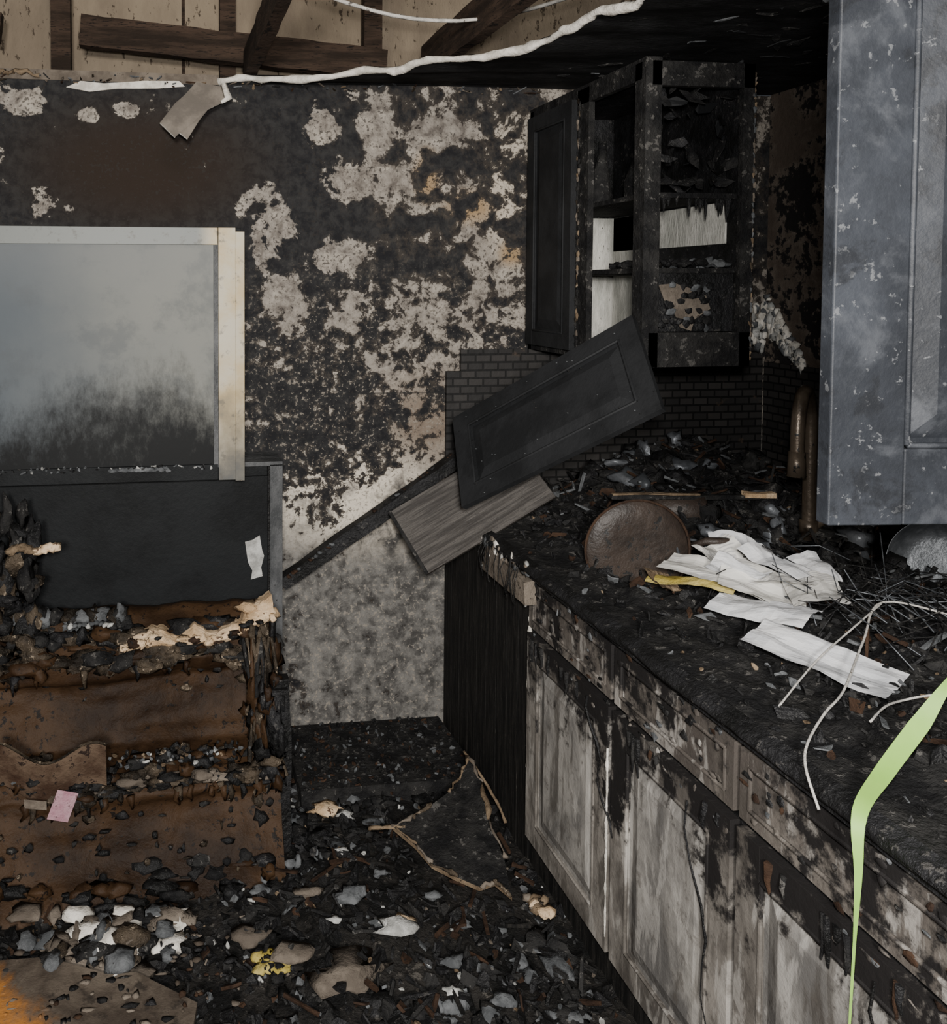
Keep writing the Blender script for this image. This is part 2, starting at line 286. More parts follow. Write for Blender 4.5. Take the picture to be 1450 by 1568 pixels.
b.tube([(-1.49,-.085,2.395),(-1.476,-.09,2.345),(-1.50,-.10,2.33)],[.010,.014,.006],M_edge,6,.3); b.build('hanging_drywall_flap')
b=MB(); b.box(-.655,.63,-.016,-.0005,.90,1.38,M_brick); b.box(-.60,.63,-.0155,-.0005,1.38,1.46,M_brick); b.build('brick_backsplash')
b=MB(); b.box(.632,.649,-.40,-.02,.90,1.40,M_brick); b.build('brick_backsplash_return')
# ---------------------------------------------------------------- panel door generator
def pdoor(b,O,ex,ez,n,w,h,m,mp=None,fr=.065,t=.02):
    mp=mp or m; ex=ex.normalized(); ez=ez.normalized(); n=n.normalized()
    b.obox(O,ex,n,ez,(0,fr),(0,t),(0,h),m); b.obox(O,ex,n,ez,(w-fr,w),(0,t),(0,h),m)
    b.obox(O,ex,n,ez,(fr,w-fr),(0,t*.98),(0,fr),m); b.obox(O,ex,n,ez,(fr,w-fr),(0,t*.98),(h-fr,h),m)
    b.obox(O,ex,n,ez,(fr,w-fr),(0,t*.35),(fr,h-fr),mp)
    a=fr+.012; c=fr+.045; q=lambda x,z,y:O+ex*x+ez*z+n*y
    if h-2*c>.01 and w-2*c>.01:
        vs=[q(a,a,t*.35),q(w-a,a,t*.35),q(w-a,h-a,t*.35),q(a,h-a,t*.35),q(c,c,t*.85),q(w-c,c,t*.85),q(w-c,h-c,t*.85),q(c,h-c,t*.85)]
        b.add(vs,[(4,5,6,7),(0,1,5,4),(1,2,6,5),(2,3,7,6),(3,0,4,7)],mp)
    g=fr+.004
    for p1,p2 in (((g,g),(w-g,g)),((w-g,g),(w-g,h-g)),((w-g,h-g),(g,h-g)),((g,h-g),(g,g))):
        b.tube([q(p1[0],p1[1],t*.9),q(p2[0],p2[1],t*.9)],.0045,m,6)
# ---------------------------------------------------------------- base cabinets
XF=-.64
b=MB()
b.box(XF,.0,-3.1,-.002,.0,.865,M_black)
for i in range(9): b.box(XF-.014,XF,-.74+.082*i,-.74+.082*i+.077,.0,.80,M_grain)
b.box(XF-.016,XF,-.745,-.005,.80,.865,M_grain)
nx=V((-1,0,0))
def front(y0,y1):
    w=y0-y1
    b.box(XF-.008,XF,y1,y0,.0,.865,M_black)
    b.box(XF-.010,XF-.008,y1+.01,y0-.01,.845,.865,M_drawer); b.box(XF-.010,XF-.008,y1,y0,.0,.09,M_grain)
    pdoor(b,V((XF-.008,y0-.008,.10)),V((0,-1,0)),V((0,0,1)),nx,w-.018,.60,M_dframe,M_door,fr=.06)
    pdoor(b,V((XF-.008,y0-.008,.718)),V((0,-1,0)),V((0,0,1)),nx,w-.016,.132,M_drawer,fr=.022,t=.016)
    for i in range(9):
        y=R.uniform(y1+.03,y0-.03); L_=R.uniform(.02,.09); b.tube([(XF-.029,y,.69),(XF-.030,y+R.uniform(-.006,.006),.69-L_*.6),(XF-.029,y+R.uniform(-.006,.006),.69-L_)],[R.uniform(.003,.009),.005,.002],R.choice([M_black,M_rb,M_black2]),6,.3)
    for i in range(40):
        b.blob((XF-.026,R.uniform(y1+.02,y0-.02),R.uniform(.66,.86)),(.003,R.uniform(.004,.014),R.uniform(.003,.009)),R.choice([M_black,M_black2,M_rb,M_grey,M_drawer,M_drawer]),.8,2.5,1)
ys=[-.745,-1.205,-1.635,-2.11,-2.6,-3.08]
for i in range(5): front(ys[i],ys[i+1])
P=[(XF-.018,-.748+R.uniform(-.002,.002),.28+.02*i) for i in range(24)]; b.tube(P,[R.uniform(.003,.007) for _ in P],M_edge,6,.3)
P=[(XF-.029,-1.196,.14+.02*i) for i in range(24)]; b.tube(P,[R.uniform(.001,.004) for _ in P],M_edge,6,.3)
for (y,zt,zb) in ((-1.50,.66,.12),(-1.10,.68,.40),(-1.95,.66,.2)):
    P=[(XF-.030,y+.02*math.sin(i*1.3)-.012*i,zt+(zb-zt)*i/9) for i in range(10)]; b.tube(P,[R.uniform(.001,.004) for _ in P],M_black,5,.3)
b.build('base_cabinet_run',.002)
b=MB(); 
b.box(-.675,.648,-3.1,-.017,.866,.905,M_black,0)
def cz(x,y):
    h=.03*max(0,F(x,y,2,4)+.3)+.012*F(x,y,7,22,3)
    h+=.20*math.exp(-((x-.12)**2/.09+(y+.22)**2/.05))+.10*math.exp(-((x-.05)**2/.12+(y+.62)**2/.05))+.12*math.exp(-((x-.45)**2/.05+(y+.7)**2/.3))
    h+=.05*math.exp(-((x+.05)**2/.06+(y+1.3)**2/.2))
    e=min(1,max(0,(x+.66)/.12)); return .906+max(.0,h)*e
b.grid(8,200,lambda u,v:V((-.66-.030*math.sin(u*3.14159)-.008*F(u,v*3,1,9)*math.sin(u*3.14159),-3.1+v*3.08,.866+.046*u)),M_black)
b.build('countertop')
b=MB()
for i in range(80):
    y=-.45-R.random()*.33; b.blob((-.69+R.uniform(-.006,.012),y,.79+R.random()*.11),(.005,.004+R.random()*.016,.004+R.random()*.014),R.choice([M_ply,M_grey,M_edge,M_ply,M_black2,M_white]),.9,2.5,1)
b.box(-.70,-.66,-.80,-.50,.80,.87,M_ply,.008)
for i in range(16):
    y=-.48-R.random()*.3; b.tube([(-.70,y,.90),(-.710,y+R.uniform(-.03,.03),.85),(-.705,y+R.uniform(-.04,.04),.78)],.0014,M_black2,5)
b.build('delaminated_counter_corner')
b=MB(); b.grid(90,160,lambda u,v:V((-.665+u*1.31,-3.08+v*3.06,cz(-.665+u*1.31,-3.08+v*3.06))),M_black2)
pal=[M_black]*12+[M_black2]*9+[M_rb]*2+[M_grey]*2+[M_tan]
for i in range(4200):
    x=R.uniform(-.64,.62); y=-R.random()*2.6-.03; s_=R.choice((.006,.008,.012,.018,.028)); 
    if x<-.5 and R.random()<.6: continue
    m=R.choice(pal); s_=min(s_,.008) if m is M_tan else s_
    b.shard((x,y,cz(x,y)+s_*.25),s_*R.uniform(.7,1.6),s_*.7,R.uniform(.002,.006),m,.8)
for i in range(380):
    x=R.uniform(-.3,.55); y=-R.random()*1.5-.05; d=V((R.gauss(0,1),R.gauss(0,1),R.gauss(0,.5))).normalized()*R.uniform(.03,.12); p=V((x,y,cz(x,y)+.02)); b.beam(p-d*.5,p+d*.5,.007,.006,R.choice([M_black,M_black2,M_rb,M_grain,M_grey]),.002)
for i in range(110):
    x=R.uniform(-.2,.55); y=-R.random()*1.2-.05; b.blob((x,y,cz(x,y)+.01),(R.uniform(.015,.05),R.uniform(.015,.05),R.uniform(.012,.04)),R.choice([M_black,M_black2,M_black,M_steel]),.9,2.5)
b.build('counter_debris')
# ---------------------------------------------------------------- upper cabinet
b=MB(); x0,x1,y0,y1,z0,z1=-.32,.0,-.75,-.017,1.462,2.34
b.box(x0,x1,y0,y1,z0,z0+.02,M_black); b.box(x0,x1,y0,y1,z1-.02,z1,M_black)
b.box(x1-.015,x1,y0,y1,z0,z1,M_black)
b.box(x0,x1,y1-.012,y1,z0,z1,M_black)
b.box(x0+.02,x1-.016,y1-.03,y1-.013,z0+.02,1.95,M_intw)
b.box(x1-.022,x1-.016,-.68,-.05,1.825,1.95,M_intw)
b.box(x1-.022,x1-.016,-.30,-.05,z0+.02,1.95,M_intw)
b.box(x0+.02,x1-.02,y0+.02,y1-.02,1.955,1.970,M_black2)
b.box(x0+.02,x1-.02,y0+.02,y1-.02,1.735,1.750,M_black2)
for (a,c) in ((-.75,-.715),(-.45,-.375),(-.045,-.017)): b.box(x0-.02,x0,a,c,z0,z1,M_black2)
b.box(x0-.02,x0,y0,y1,z1-.05,z1+.01,M_black2); b.box(x0-.02,x0,-.40,-.017,z0,z0+.03,M_black2)
b.box(x0-.02,x0+.03,y0-.02,y0,z0,z1+.01,M_black2); b.box(x1-.035,x1,y0-.02,y0,z0,z1,M_black2)
b.box(x0,x1,y0-.02,y0,z1-.07,z1,M_black2); b.box(x0,x1,y0-.02,y0,z0,z0+.10,M_black2)
pdoor(b,V((x0-.02,-.04,z0+.02)),V((0,-1,0)),V((0,0,1)),nx,.335,.83,M_slate,fr=.05)
for i in range(58):
    z=z0+.02+i*.0145; b.blob((x0-.020,-.385+R.uniform(-.008,.008),z),(.005,R.uniform(.002,.010),.012),R.choice([M_black2,M_tan,M_melt,M_black2,M_ply]),.8,2,1)
    b.blob((x1+.002,y0-.015,z),(R.uniform(.003,.008),.008,.012),R.choice([M_tan,M_melt,M_grey,M_black2,M_ply]),.8,2,1)
for i in range(40):
    x=R.uniform(x0+.04,x1-.04); z=R.uniform(1.98,2.28); b.shard((x,y0+R.uniform(.0,.12),z),.03+R.random()*.04,.02,.003,R.choice([M_black,M_black2,M_slate]),1.3)
for i in range(30):
    x=R.uniform(x0+.03,x1-.03); b.blob((x,y0+R.uniform(.03,.3),1.76+R.random()*.01),(.02,.02,.012),R.choice([M_black2,M_grey,M_black]),.8)
for i in range(16):
    x=R.uniform(x0+.05,x1-.04); L_=R.uniform(.02,.07); b.tube([(x,y0+.03,1.955),(x,y0+.03,1.955-L_)],[.008,.002],M_black,5,.3)
b.box(x0+.03,x1-.02,y0+.03,y0+.04,z0+.1,1.735,M_black)
b.sheet([(-.27,-.735,1.70),(-.22,-.735,1.705),(-.17,-.735,1.69),(-.15,-.735,1.66),(-.12,-.735,1.67),(-.105,-.735,1.63),(-.15,-.73,1.60),(-.165,-.735,1.565),(-.2,-.735,1.575),(-.22,-.735,1.62),(-.245,-.735,1.64)],.003,M_ply)
for i in range(30): b.blob((R.uniform(-.26,-.1),-.74,R.uniform(1.57,1.71)),(.014,.004,.012),R.choice([M_black,M_black2,M_grey]),.9,2.5,1)
b.build('burnt_wall_cabinet',.002)
b=MB()
for (x,y) in ((-.2,-.5),(-.12,-.38),(-.22,-.3)): b.tube([(x,y,1.972),(x,y,1.98),(x,y,2.03),(x+.01,y,2.12),(x+.01,y,2.19)],[.035,.04,.04,.016,.014],M_black2,12)
b.build('sooted_bottles')
b=MB()
for i in range(150):
    t=R.random(); y=-.015-.20*t; z=1.60-.20*t+R.uniform(-.05,.05)*(1.3-t); b.blob((.638,y,z),(.012,R.uniform(.008,.022),R.uniform(.008,.03)),R.choice([M_white,M_white,M_edge,M_grey,M_edge]),.8,2.2,1)
for i in range(60): b.blob((R.uniform(.50,.63),-.02,R.uniform(1.44,1.62)),(R.uniform(.008,.02),.010,.02),R.choice([M_white,M_edge,M_grey,M_edge]),.8,2.2,1)
for i in range(90):
    z=R.uniform(1.52,2.3); b.blob((.53+R.uniform(-.012,.012),-.008,z),(.010,.008,.016),R.choice([M_tan,M_melt,M_white,M_edge]),.8,2.2,1)
b.build('crumbled_plaster')
# ---------------------------------------------------------------- fallen door
b=MB(); D=V((-.79,-.578,1.014)); C=V((-.415,-1.01,1.371)); A=V((-.723,-.348,1.2575))
ex=(C-D); w=ex.length; ex.normalize(); ey=(A-D); ey=(ey-ex*ey.dot(ex)); h=ey.length; ey.normalize(); nn=ex.cross(ey).normalized()
if nn.y>0: nn=-nn
pdoor(b,D,ex,ey,nn,w,h,M_slate,fr=.055)
for i in range(40): p=D+ex*R.uniform(0,w)+ey*R.uniform(0,h)+nn*.021; b.blob(p,(.003,.003,.0015),R.choice([M_grey,M_black2]),.3,2,1)
b.build('fallen_cabinet_door',.002)
b=MB(); P1=V((-.9565,-.300,.936));P2=V((-.873,-.449,.771));P3=V((-.458,-.495,1.022))
ex=(P3-P2).normalized(); ey=(P1-P2).normalized(); nz=ex.cross(ey).normalized()
b.obox(P2,ex,ey,nz,(0,(P3-P2).length),(0,(P1-P2).length),(-.016,0),M_plank); b.obox(P2,ex,ey,nz,(0.,.012),(0,(P1-P2).length),(0,.003),M_black2); b.build('fallen_plank',.002)
b=MB(); b.beam((-1.29,-.12,.648),(-.666,-.16,1.080),.05,.045,M_black,.004)
for i in range(30): t=R.random(); b.blob((-1.29+.62*t,-.15,.65+.43*t+.02),(.012,.01,.006),R.choice([M_black2,M_grey,M_rb]),.6,2,1)
b.build('charred_stud')
b=MB(); b.box(-.33,.648,-2.95,-2.10,1.40,2.40,M_fdoor); b.box(-.35,-.33,-2.95,-2.10,1.40,2.40,M_fdoor)
pdoor(b,V((-.86,-2.035,1.385)),V((1,-.10,0)),V((0,0,1)),V((-.10,-1,0)),.51,.95,M_fdoor,fr=.10,t=.024)
b.build('wall_cabinet',.003)
# ---------------------------------------------------------------- refrigerator
b=MB()
b.box(-2.75,-1.345,-.19,-.02,.0,1.085,M_refb); b.box(-2.75,-1.345,-.20,-.19,.06,1.05,M_refb)
b.box(-1.345,-1.30,-.205,-.02,.0,1.09,M_met); b.box(-1.352,-1.344,-.212,-.19,.0,1.085,M_black); b.box(-2.75,-1.30,-.205,-.02,1.085,1.10,M_met)
fx0,fx1,fz0,fz1=-2.75,-1.440,1.065,1.885
b.box(fx0,fx1-.01,-.285,-.215,fz0,fz1,M_refb)
b.box(fx0,fx1-.10,-.292,-.285,fz0+.05,fz1-.055,M_ref)
b.box(fx1-.085,fx1-.03,-.305,-.285,fz0,fz1,M_trim); b.box(fx1-.03,fx1,-.300,-.215,fz0-.005,fz1-.012,M_trim)
b.box(fx1-.10,fx1-.085,-.296,-.285,fz0+.04,fz1-.05,M_met)
b.box(fx0,fx1-.087,-.300,-.285,fz1-.055,fz1,M_trim); b.box(fx0,fx1-.087,-.298,-.285,fz0,fz0+.05,M_refb)
for i in range(90):
    x=R.uniform(fx0+.3,fx1-.1); b.shard((x,-.30,fz0+.045+R.uniform(-.008,.008)),R.uniform(.004,.016),.006,.004,R.choice([M_grey,M_black,M_grey,M_white,M_black2]),.6)
for i in range(12): b.blob((-1.87+.016*i,-.302,fz0+.04),(.014,.006,.008),M_grey,.7,2,1)
b.sheet([(-1.43,-.213,.83),(-1.405,-.213,.835),(-1.38,-.213,.85),(-1.372,-.213,.80),(-1.365,-.213,.78),(-1.375,-.213,.74),(-1.37,-.213,.71),(-1.41,-.213,.70),(-1.405,-.213,.73),(-1.42,-.213,.76)],.003,M_white)
b.build('refrigerator',.006)
# ---------------------------------------------------------------- burnt armchair
b=MB()
prof=[(-.23,.0),(-.23,.60),(-.25,.645),(-.30,.655),(-.35,.62),(-.40,.585),(-.435,.55),(-.42,.50),(-.395,.475),(-.41,.42),(-.44,.35),(-.47,.31),(-.53,.30),(-.60,.285),(-.635,.25),(-.63,.215),(-.65,.16),(-.70,.07),(-.76,.02),(-.80,.0)]
def lp(t):
    f=t*(len(prof)-1); i=min(int(f),len(prof)-2); k=f-i; return prof[i][0]*(1-k)+prof[i+1][0]*k, prof[i][1]*(1-k)+prof[i+1][1]*k
def kx(x): return .08*max(0,-x-1.6)
def ch(u,v):
    x=-2.6+u*1.23; y,z=lp(v); n_=F(x,y*2+z,v*3,3,2); y2=y-.022*n_-.003*F(x,z,1,14,3)
    z2=z+.012*F(x,z,3,6,3) if z>.02 else z
    y2-= kx(x)*(1 if y<-.3 else 0)
    return V((x,y2,max(0,z2)))
b.grid(150,110,ch,M_brown)
def crust(y,z,ry,rz,x0,x1,n,pal,sc=.028):
    for i in range(n):
        x=R.uniform(x0,x1); b.blob((x,y-kx(x)+R.gauss(0,ry)+.02*F(x,2,y,5),z+R.gauss(0,rz)+.03*F(x,5,z,4)),(sc*R.uniform(.6,1.9),sc*R.uniform(.5,1),sc*R.uniform(.4,.9)),R.choice(pal),.9,2.6)
crust(-.435,.555,.008,.012,-2.5,-1.38,110,[M_melt,M_melt,M_melt,M_brown,M_black2])
crust(-.39,.60,.02,.015,-2.5,-1.38,90,[M_melt,M_brown,M_black2,M_black])
crust(-.58,.295,.035,.010,-2.5,-1.38,110,[M_melt,M_black2,M_black2,M_black,M_brown],.020)
crust(-.63,.27,.012,.012,-2.0,-1.40,60,[M_melt,M_melt,M_ply,M_black],.022)
crust(-.72,.05,.03,.02,-2.3,-1.4,60,[M_black,M_black2,M_brown],.025)
for i in range(60):   # soot-black scabs over the brown faces
    x=R.uniform(-2.3,-1.4); b.blob((x,-.405-kx(x),R.uniform(.34,.50)),(R.uniform(.004,.02),.006,R.uniform(.003,.012)),R.choice([M_black2,M_black,M_melt]),.9,2.5,1)
    x=R.uniform(-2.3,-1.4); z=R.uniform(.05,.22); b.blob((x,-.63-(.22-z)*.6-kx(x)-.012,z),(R.uniform(.004,.02),.006,R.uniform(.003,.014)),R.choice([M_black2,M_black,M_melt]),.9,2.5,1)
for i in range(50):
    x=R.uniform(-2.4,-1.38); y,z,q=R.choice([(-.44,.54,.06),(-.645,.27,.05),(-.645,.26,.05)]); L_=R.uniform(.02,q)
    b.tube([(x,y-kx(x)-.012,z),(x+R.uniform(-.01,.01),y-kx(x)-.018,z-L_*.5),(x+R.uniform(-.01,.01),y-kx(x)-.012,z-L_)],[R.uniform(.006,.016),.008,.003],R.choice([M_melt,M_brown,M_brown,M_black]),6,.4)
def foamz(t): return .598+.018*t+(.055*max(0,t-.72)/.28)
def foamh(t): return max(.008,.045*(.55+.9*F(t*2.2,3.3,1,2.6,3))+(.02 if t>.8 else 0)-.030*math.exp(-((t-.62)/.07)**2))
b.grid(70,8,lambda u,v:V((-1.84+.47*u,-.462-.028*math.sin(v*3.14)+.012*F(u*6,v*3,2,2)+.02*v,foamz(u)-.012+(foamh(u)+.012)*v+.006*F(u*9,v*4,7,2))),M_foam)
b.grid(70,3,lambda u,v:V((-1.84+.47*u,-.445+.07*v,foamz(u)+foamh(u)+.006*F(u*9,4,7,2)-.01*v)),M_foam)
for i in range(26):
    t=R.random(); b.blob((-1.84+.47*t,-.482+R.gauss(0,.006),foamz(t)+foamh(t)*R.random()),(R.uniform(.008,.022),.012,R.uniform(.004,.014)),R.choice([M_rb,M_foam,M_foam,M_foam,M_black]),.9,2.8)
for c_ in ((-1.405,-.43,.692),(-1.44,-.43,.685),(-1.38,-.45,.672),(-1.42,-.45,.668)): b.blob(c_,(.034,.028,.018),M_foam,.6,2)
for i in range(60): b.blob((R.uniform(-1.46,-1.35),-.45+R.uniform(-.04,.03),R.uniform(.36,.63)),(R.uniform(.008,.022),.018,R.uniform(.015,.045)),R.choice([M_melt,M_black2,M_black,M_brown]),.9,2.5)
for i in range(80): b.blob((-2.32+R.uniform(0,.22),-.36+R.uniform(-.06,.04),.62+R.random()*.40*(1-min(1,abs(R.gauss(0,.3))))),(R.uniform(.012,.045),.03,R.uniform(.02,.06)),R.choice([M_black2,M_black,M_melt,M_black2,M_black]),.9,2.4)
for i in range(9): b.blob((-2.16+i*.016,-.43,.90+.006*math.sin(i)),(.018,.02,.012),M_foam if i>4 else M_tan,.8,2.4)
for i in range(60): b.blob((R.uniform(-2.2,-1.82),-.37,.58+R.random()*.09),(R.uniform(.01,.035),.03,R.uniform(.01,.025)),R.choice([M_black2,M_black,M_grey,M_melt]),.9,2.4)
for i in range(10): b.blob((-1.99+.013*i,-.42,.655+R.uniform(-.005,.005)),(.011,.012,.008),R.choice([M_white,M_grey]),.8,2,1)
b.box(-1.39,-1.345,-.60,-.24,.0,.50,M_black); b.beam((-1.365,-.60,.0),(-1.36,-.56,.52),.05,.05,M_black,.006); b.beam((-1.365,-.26,.0),(-1.36,-.28,.6),.045,.045,M_black,.005)
for i in range(110): b.blob((-1.395+R.uniform(-.05,.03),-.61+R.uniform(-.04,.1),R.uniform(.12,.52)),(R.uniform(.006,.022),.018,R.uniform(.015,.05)),R.choice([M_melt,M_black,M_black,M_brown,M_black2]),.9,2.5)
for i in range(12):
    x=-1.44+R.uniform(-.04,.07); P=cat([(x,-.50,.62),(x+R.uniform(-.02,.02),-.54,.5),(x+R.uniform(-.03,.03),-.56,.36),(x+R.uniform(-.03,.03),-.62,.25)],3); b.tube(P,[R.uniform(.003,.010) for _ in P],R.choice([M_melt,M_brown,M_melt,M_black2]),6,.3)
for i in range(160):
    x=R.uniform(-2.2,-1.40); b.shard((x,-.585-kx(x)+R.uniform(-.05,.04),.318+R.random()*.012),R.uniform(.005,.014),R.uniform(.005,.011),.006,R.choice([M_white,M_grey,M_black2,M_tan,M_grey,M_melt,M_black]),.5)
b.build('burnt_armchair')
M_pk=char('scorched_packet_brown',(.030,.016,.010),(.09,.062,.042),(.016,.010,.008),6,thr=.60)
b=MB()
b.grid(14,8,lambda u,v:V((-2.17+.30*u,-.67-.03*v,.29+.13*v+.03*math.cos(u*7)-.02*u)),M_pk); b.grid(14,8,lambda u,v:V((-2.17+.30*u,-.655-.03*v,.29+.13*v+.03*math.cos(u*7)-.02*u)),M_melt)
b.grid(4,4,lambda u,v:V((-2.03+.055*u+.03*v,-.71+.01*u,.235+.08*v-.02*u)),M_pink); b.grid(4,4,lambda u,v:V((-2.09+.06*u,-.71,.27+.025*v-.01*u)),M_ply)
b.build('scorched_packet')
# ---------------------------------------------------------------- floor items
def intile(x,y): return -1.0<x<-.75 and -.92<y<-.5 and (y<-.5-(.0+abs(x+.74))*.9+.25)
b=MB(); pal=[M_black]*16+[M_black2]*12+[M_rb]*2+[M_grey]*3+[M_tan]+[M_white]+[M_ply]
for i in range(6500):
    x=R.uniform(-2.6,-.66); y=-R.random()*1.9-.02
    if (x<-1.42 and y>-.7) or (intile(x,y) and R.random()<.9): continue
    s_=R.choice((.005,.007,.011,.018,.03)); m=R.choice(pal)
    if m in (M_white,M_tan,M_ply): s_=min(s_,.010)
    if m is M_grey: s_=min(s_,.018)
    b.shard((x,y,max(0,fz(x,y))+s_*.3),s_*R.uniform(.7,1.5),s_*.8,R.uniform(.003,.008),m,.6)
for (x,y,a,m) in ((-1.13,-1.02,.045,M_white),(-1.10,-1.0,.03,M_foam),(-1.12,-.82,.022,M_grey),(-1.02,-1.12,.03,M_grey),(-1.28,-.98,.018,M_white),(-1.0,-.92,.025,M_grey),(-1.4,-1.05,.05,M_ply),(-1.28,-1.12,.08,M_ply),(-.95,-1.25,.03,M_grey),(-1.2,-.45,.05,M_foam),(-1.15,-.5,.03,M_white),(-1.5,-.95,.05,M_ply),(-1.22,-.9,.04,M_grey),(-1.05,-1.2,.02,M_white),(-.95,-1.02,.02,M_grey),(-1.2,-.72,.02,M_white),(-1.33,-.85,.03,M_ply),(-1.45,-.8,.03,M_grey)):
    b.blob((x,y,fz(x,y)+.02),(a,a*.6,a*.3),m,.7,2.2)
for i in range(80): b.blob((R.gauss(-1.86,.10),R.gauss(-.94,.05),.03+R.random()*.04),(R.uniform(.01,.045),.028,R.uniform(.006,.016)),R.choice([M_ply,M_ply,M_ply,M_melt,M_grey,M_edge,M_black2]),.9,2.4)
for i in range(120):
    x=R.uniform(-1.5,-.7); y=R.uniform(-1.4,-.3)
    if intile(x,y): continue
    d=V((R.gauss(0,1),R.gauss(0,1),R.gauss(0,.15))).normalized()*R.uniform(.03,.1); p=V((x,y,fz(x,y)+.02)); b.beam(p-d*.5,p+d*.5,.008,.007,R.choice([M_black,M_black2,M_rb,M_grain]),.002)
for i in range(26): b.blob((-1.45+R.gauss(0,.022),-1.06+R.gauss(0,.02),.05),(.016,.016,.007),R.choice([M_yell,M_yell,M_black2]),.9,3)
for i in range(200):
    x=R.uniform(-1.5,-.75); y=R.uniform(-1.4,-.3)
    if intile(x,y): continue
    b.blob((x,y,.03),(R.uniform(.01,.04),R.uniform(.01,.04),R.uniform(.008,.02)),R.choice([M_black,M_black2,M_black2,M_grey]),.9,2.5)
b.build('floor_debris')
b=MB(); b.box(-1.27,-.67,-.42,-.01,.0,.075,M_black2,.008); 
for i in range(420): b.shard((R.uniform(-1.26,-.68),R.uniform(-.42,-.02),.08),R.uniform(.003,.016),R.uniform(.003,.012),.005,R.choice([M_black,M_black2,M_rb,M_grey,M_black,M_black2]),.5)
b.build('fallen_ceiling_board')
b=MB(); T=[(-1.03,-.66,.09),(-.97,-.645,.10),(-.90,-.60,.12),(-.84,-.575,.125),(-.78,-.54,.14),(-.738,-.47,.18),(-.735,-.58,.15),(-.75,-.70,.12),(-.765,-.83,.09),(-.787,-.95,.07),(-.82,-.90,.075),(-.86,-.90,.07),(-.92,-.86,.072),(-.96,-.80,.075),(-.99,-.72,.08)]
T=[(x+R.uniform(-.008,.008),y+R.uniform(-.012,.012),z) for x,y,z in T]
b.sheet(T[::-1],.012,M_black2,M_tan)
for i in range(len(T)):
    if i in (2,8,11): continue
    p=V(T[i]);q=V(T[(i+1)%len(T)]); n_=5; P=[p+(q-p)*k/n_+V((R.uniform(-.006,.006),R.uniform(-.006,.006),R.uniform(0,.006))) for k in range(n_+1)]
    b.tube(P,[R.uniform(.0015,.008) for _ in P],R.choice([M_tan,M_ply,M_tan,M_melt]),5,.4)
b.tube(cat([(-1.10,-.62,.07),(-1.05,-.645,.085),(-1.0,-.66,.09)],4),.006,M_tan,5,.4)
b.tube(cat([(-.745,-.46,.19),(-.72,-.52,.16),(-.70,-.62,.12),(-.695,-.68,.09)],4),.005,M_tan,5,.4)
for i in range(10): b.blob((-.74+R.gauss(0,.015),-.97+R.gauss(0,.015),.06),(.018,.015,.012),R.choice([M_tan,M_ply,M_foam]),.8,2.4,1)
b.build('burnt_ceiling_tile')
b=MB(); b.sheet([(-2.6,-.95,.055),(-2.6,-1.9,.05),(-1.55,-1.9,.045),(-1.60,-1.5,.05),(-1.56,-1.38,.05),(-1.66,-1.25,.05),(-1.64,-1.15,.05),(-1.78,-1.05,.055),(-1.86,-1.04,.055),(-2.0,-.98,.06)],.02,M_plyf)
for i in range(200):
    x=R.uniform(-2.3,-1.55); y=R.uniform(-1.25,-.95) if R.random()<.7 else R.uniform(-1.5,-.95); b.blob((x,y,.056),(R.uniform(.003,.018),R.uniform(.003,.012),.003),R.choice([M_black,M_black2,M_plyf,M_rb,M_ply]),.8,2.2,1)
b.build('scorched_plywood_sheet')
# ---------------------------------------------------------------- counter objects
b=MB(); px,py=.145,-.84; P=[(px,py,.91)]+[(px,py,.91+.36*i/5) for i in range(1,6)]
for i in range(1,13):
    t=math.pi*i/12; P.append((px-.05+.05*math.cos(t),py-.035+.035*math.cos(t),1.27+.13*math.sin(t)))
P+=[(px-.10,py-.07,1.24),(px-.102,py-.072,1.20)]
b.tube(P,.018,M_faucet,14); b.tube([(px,py,.905),(px,py,.96)],.032,M_faucet,16); b.tube([(px-.10,py-.07,1.235),(px-.103,py-.073,1.165)],[.021,.024],M_faucet,14)
b.tube([(px+.02,py,1.0),(px+.08,py-.02,1.05)],[.012,.008],M_faucet,8); b.tube([(px,py,.98),(px,py,1.02)],.024,M_faucet,14); b.build('kitchen_faucet')
def disc(b,c,n,r,m,depth=.03,rim=None):
    n=V(n).normalized(); u=n.orthogonal().normalized(); w=n.cross(u); c=V(c); K=40; rings=[(.0,-depth),(.55,-depth),(.78,-depth*.95),(.95,-depth*.3),(1.,0),(1.02,.004),(1.0,-.01),(.8,-depth*1.2),(0,-depth*1.2)]
    vs=[];fs=[]
    for (q,d) in rings:
        for k in range(K): t=6.28318*k/K; vs.append(c+(u*math.cos(t)+w*math.sin(t))*max(q,.001)*r+n*d)
    for i in range(len(rings)-1):
        for k in range(K): fs.append((i*K+k,i*K+(k+1)%K,(i+1)*K+(k+1)%K,(i+1)*K+k))
    b.add(vs,fs,m,True)
    if rim: b.tube([c+(u*math.cos(6.28318*k/K)+w*math.sin(6.28318*k/K))*r*1.01 for k in range(K+1)],.004,rim,6)
b=MB(); disc(b,(-.445,-.93,.99),(-.62,-.45,.50),.135,M_pan,.02,M_rb); b.tube([(-.33,-.98,1.0),(-.30,-1.02,1.03),(-.24,-1.05,1.035)],.01,M_pan,8)
b.tube([V((-.32,-1.0,.99))+V((.045*math.cos(t*.3),.03*math.sin(t*.3),.03*math.sin(t*.3))) for t in range(20)],.004,M_steel,6); b.build('frying_pan')
b=MB(); b.tube([(-.19,-.62,1.01),(-.185,-.63,1.01),(-.08,-.70,1.02),(-.075,-.705,1.02),(-.08,-.70,1.02),(-.17,-.64,1.01)],[.04,.045,.045,.043,.038,.038],M_pan,20); b.build('tin_can')
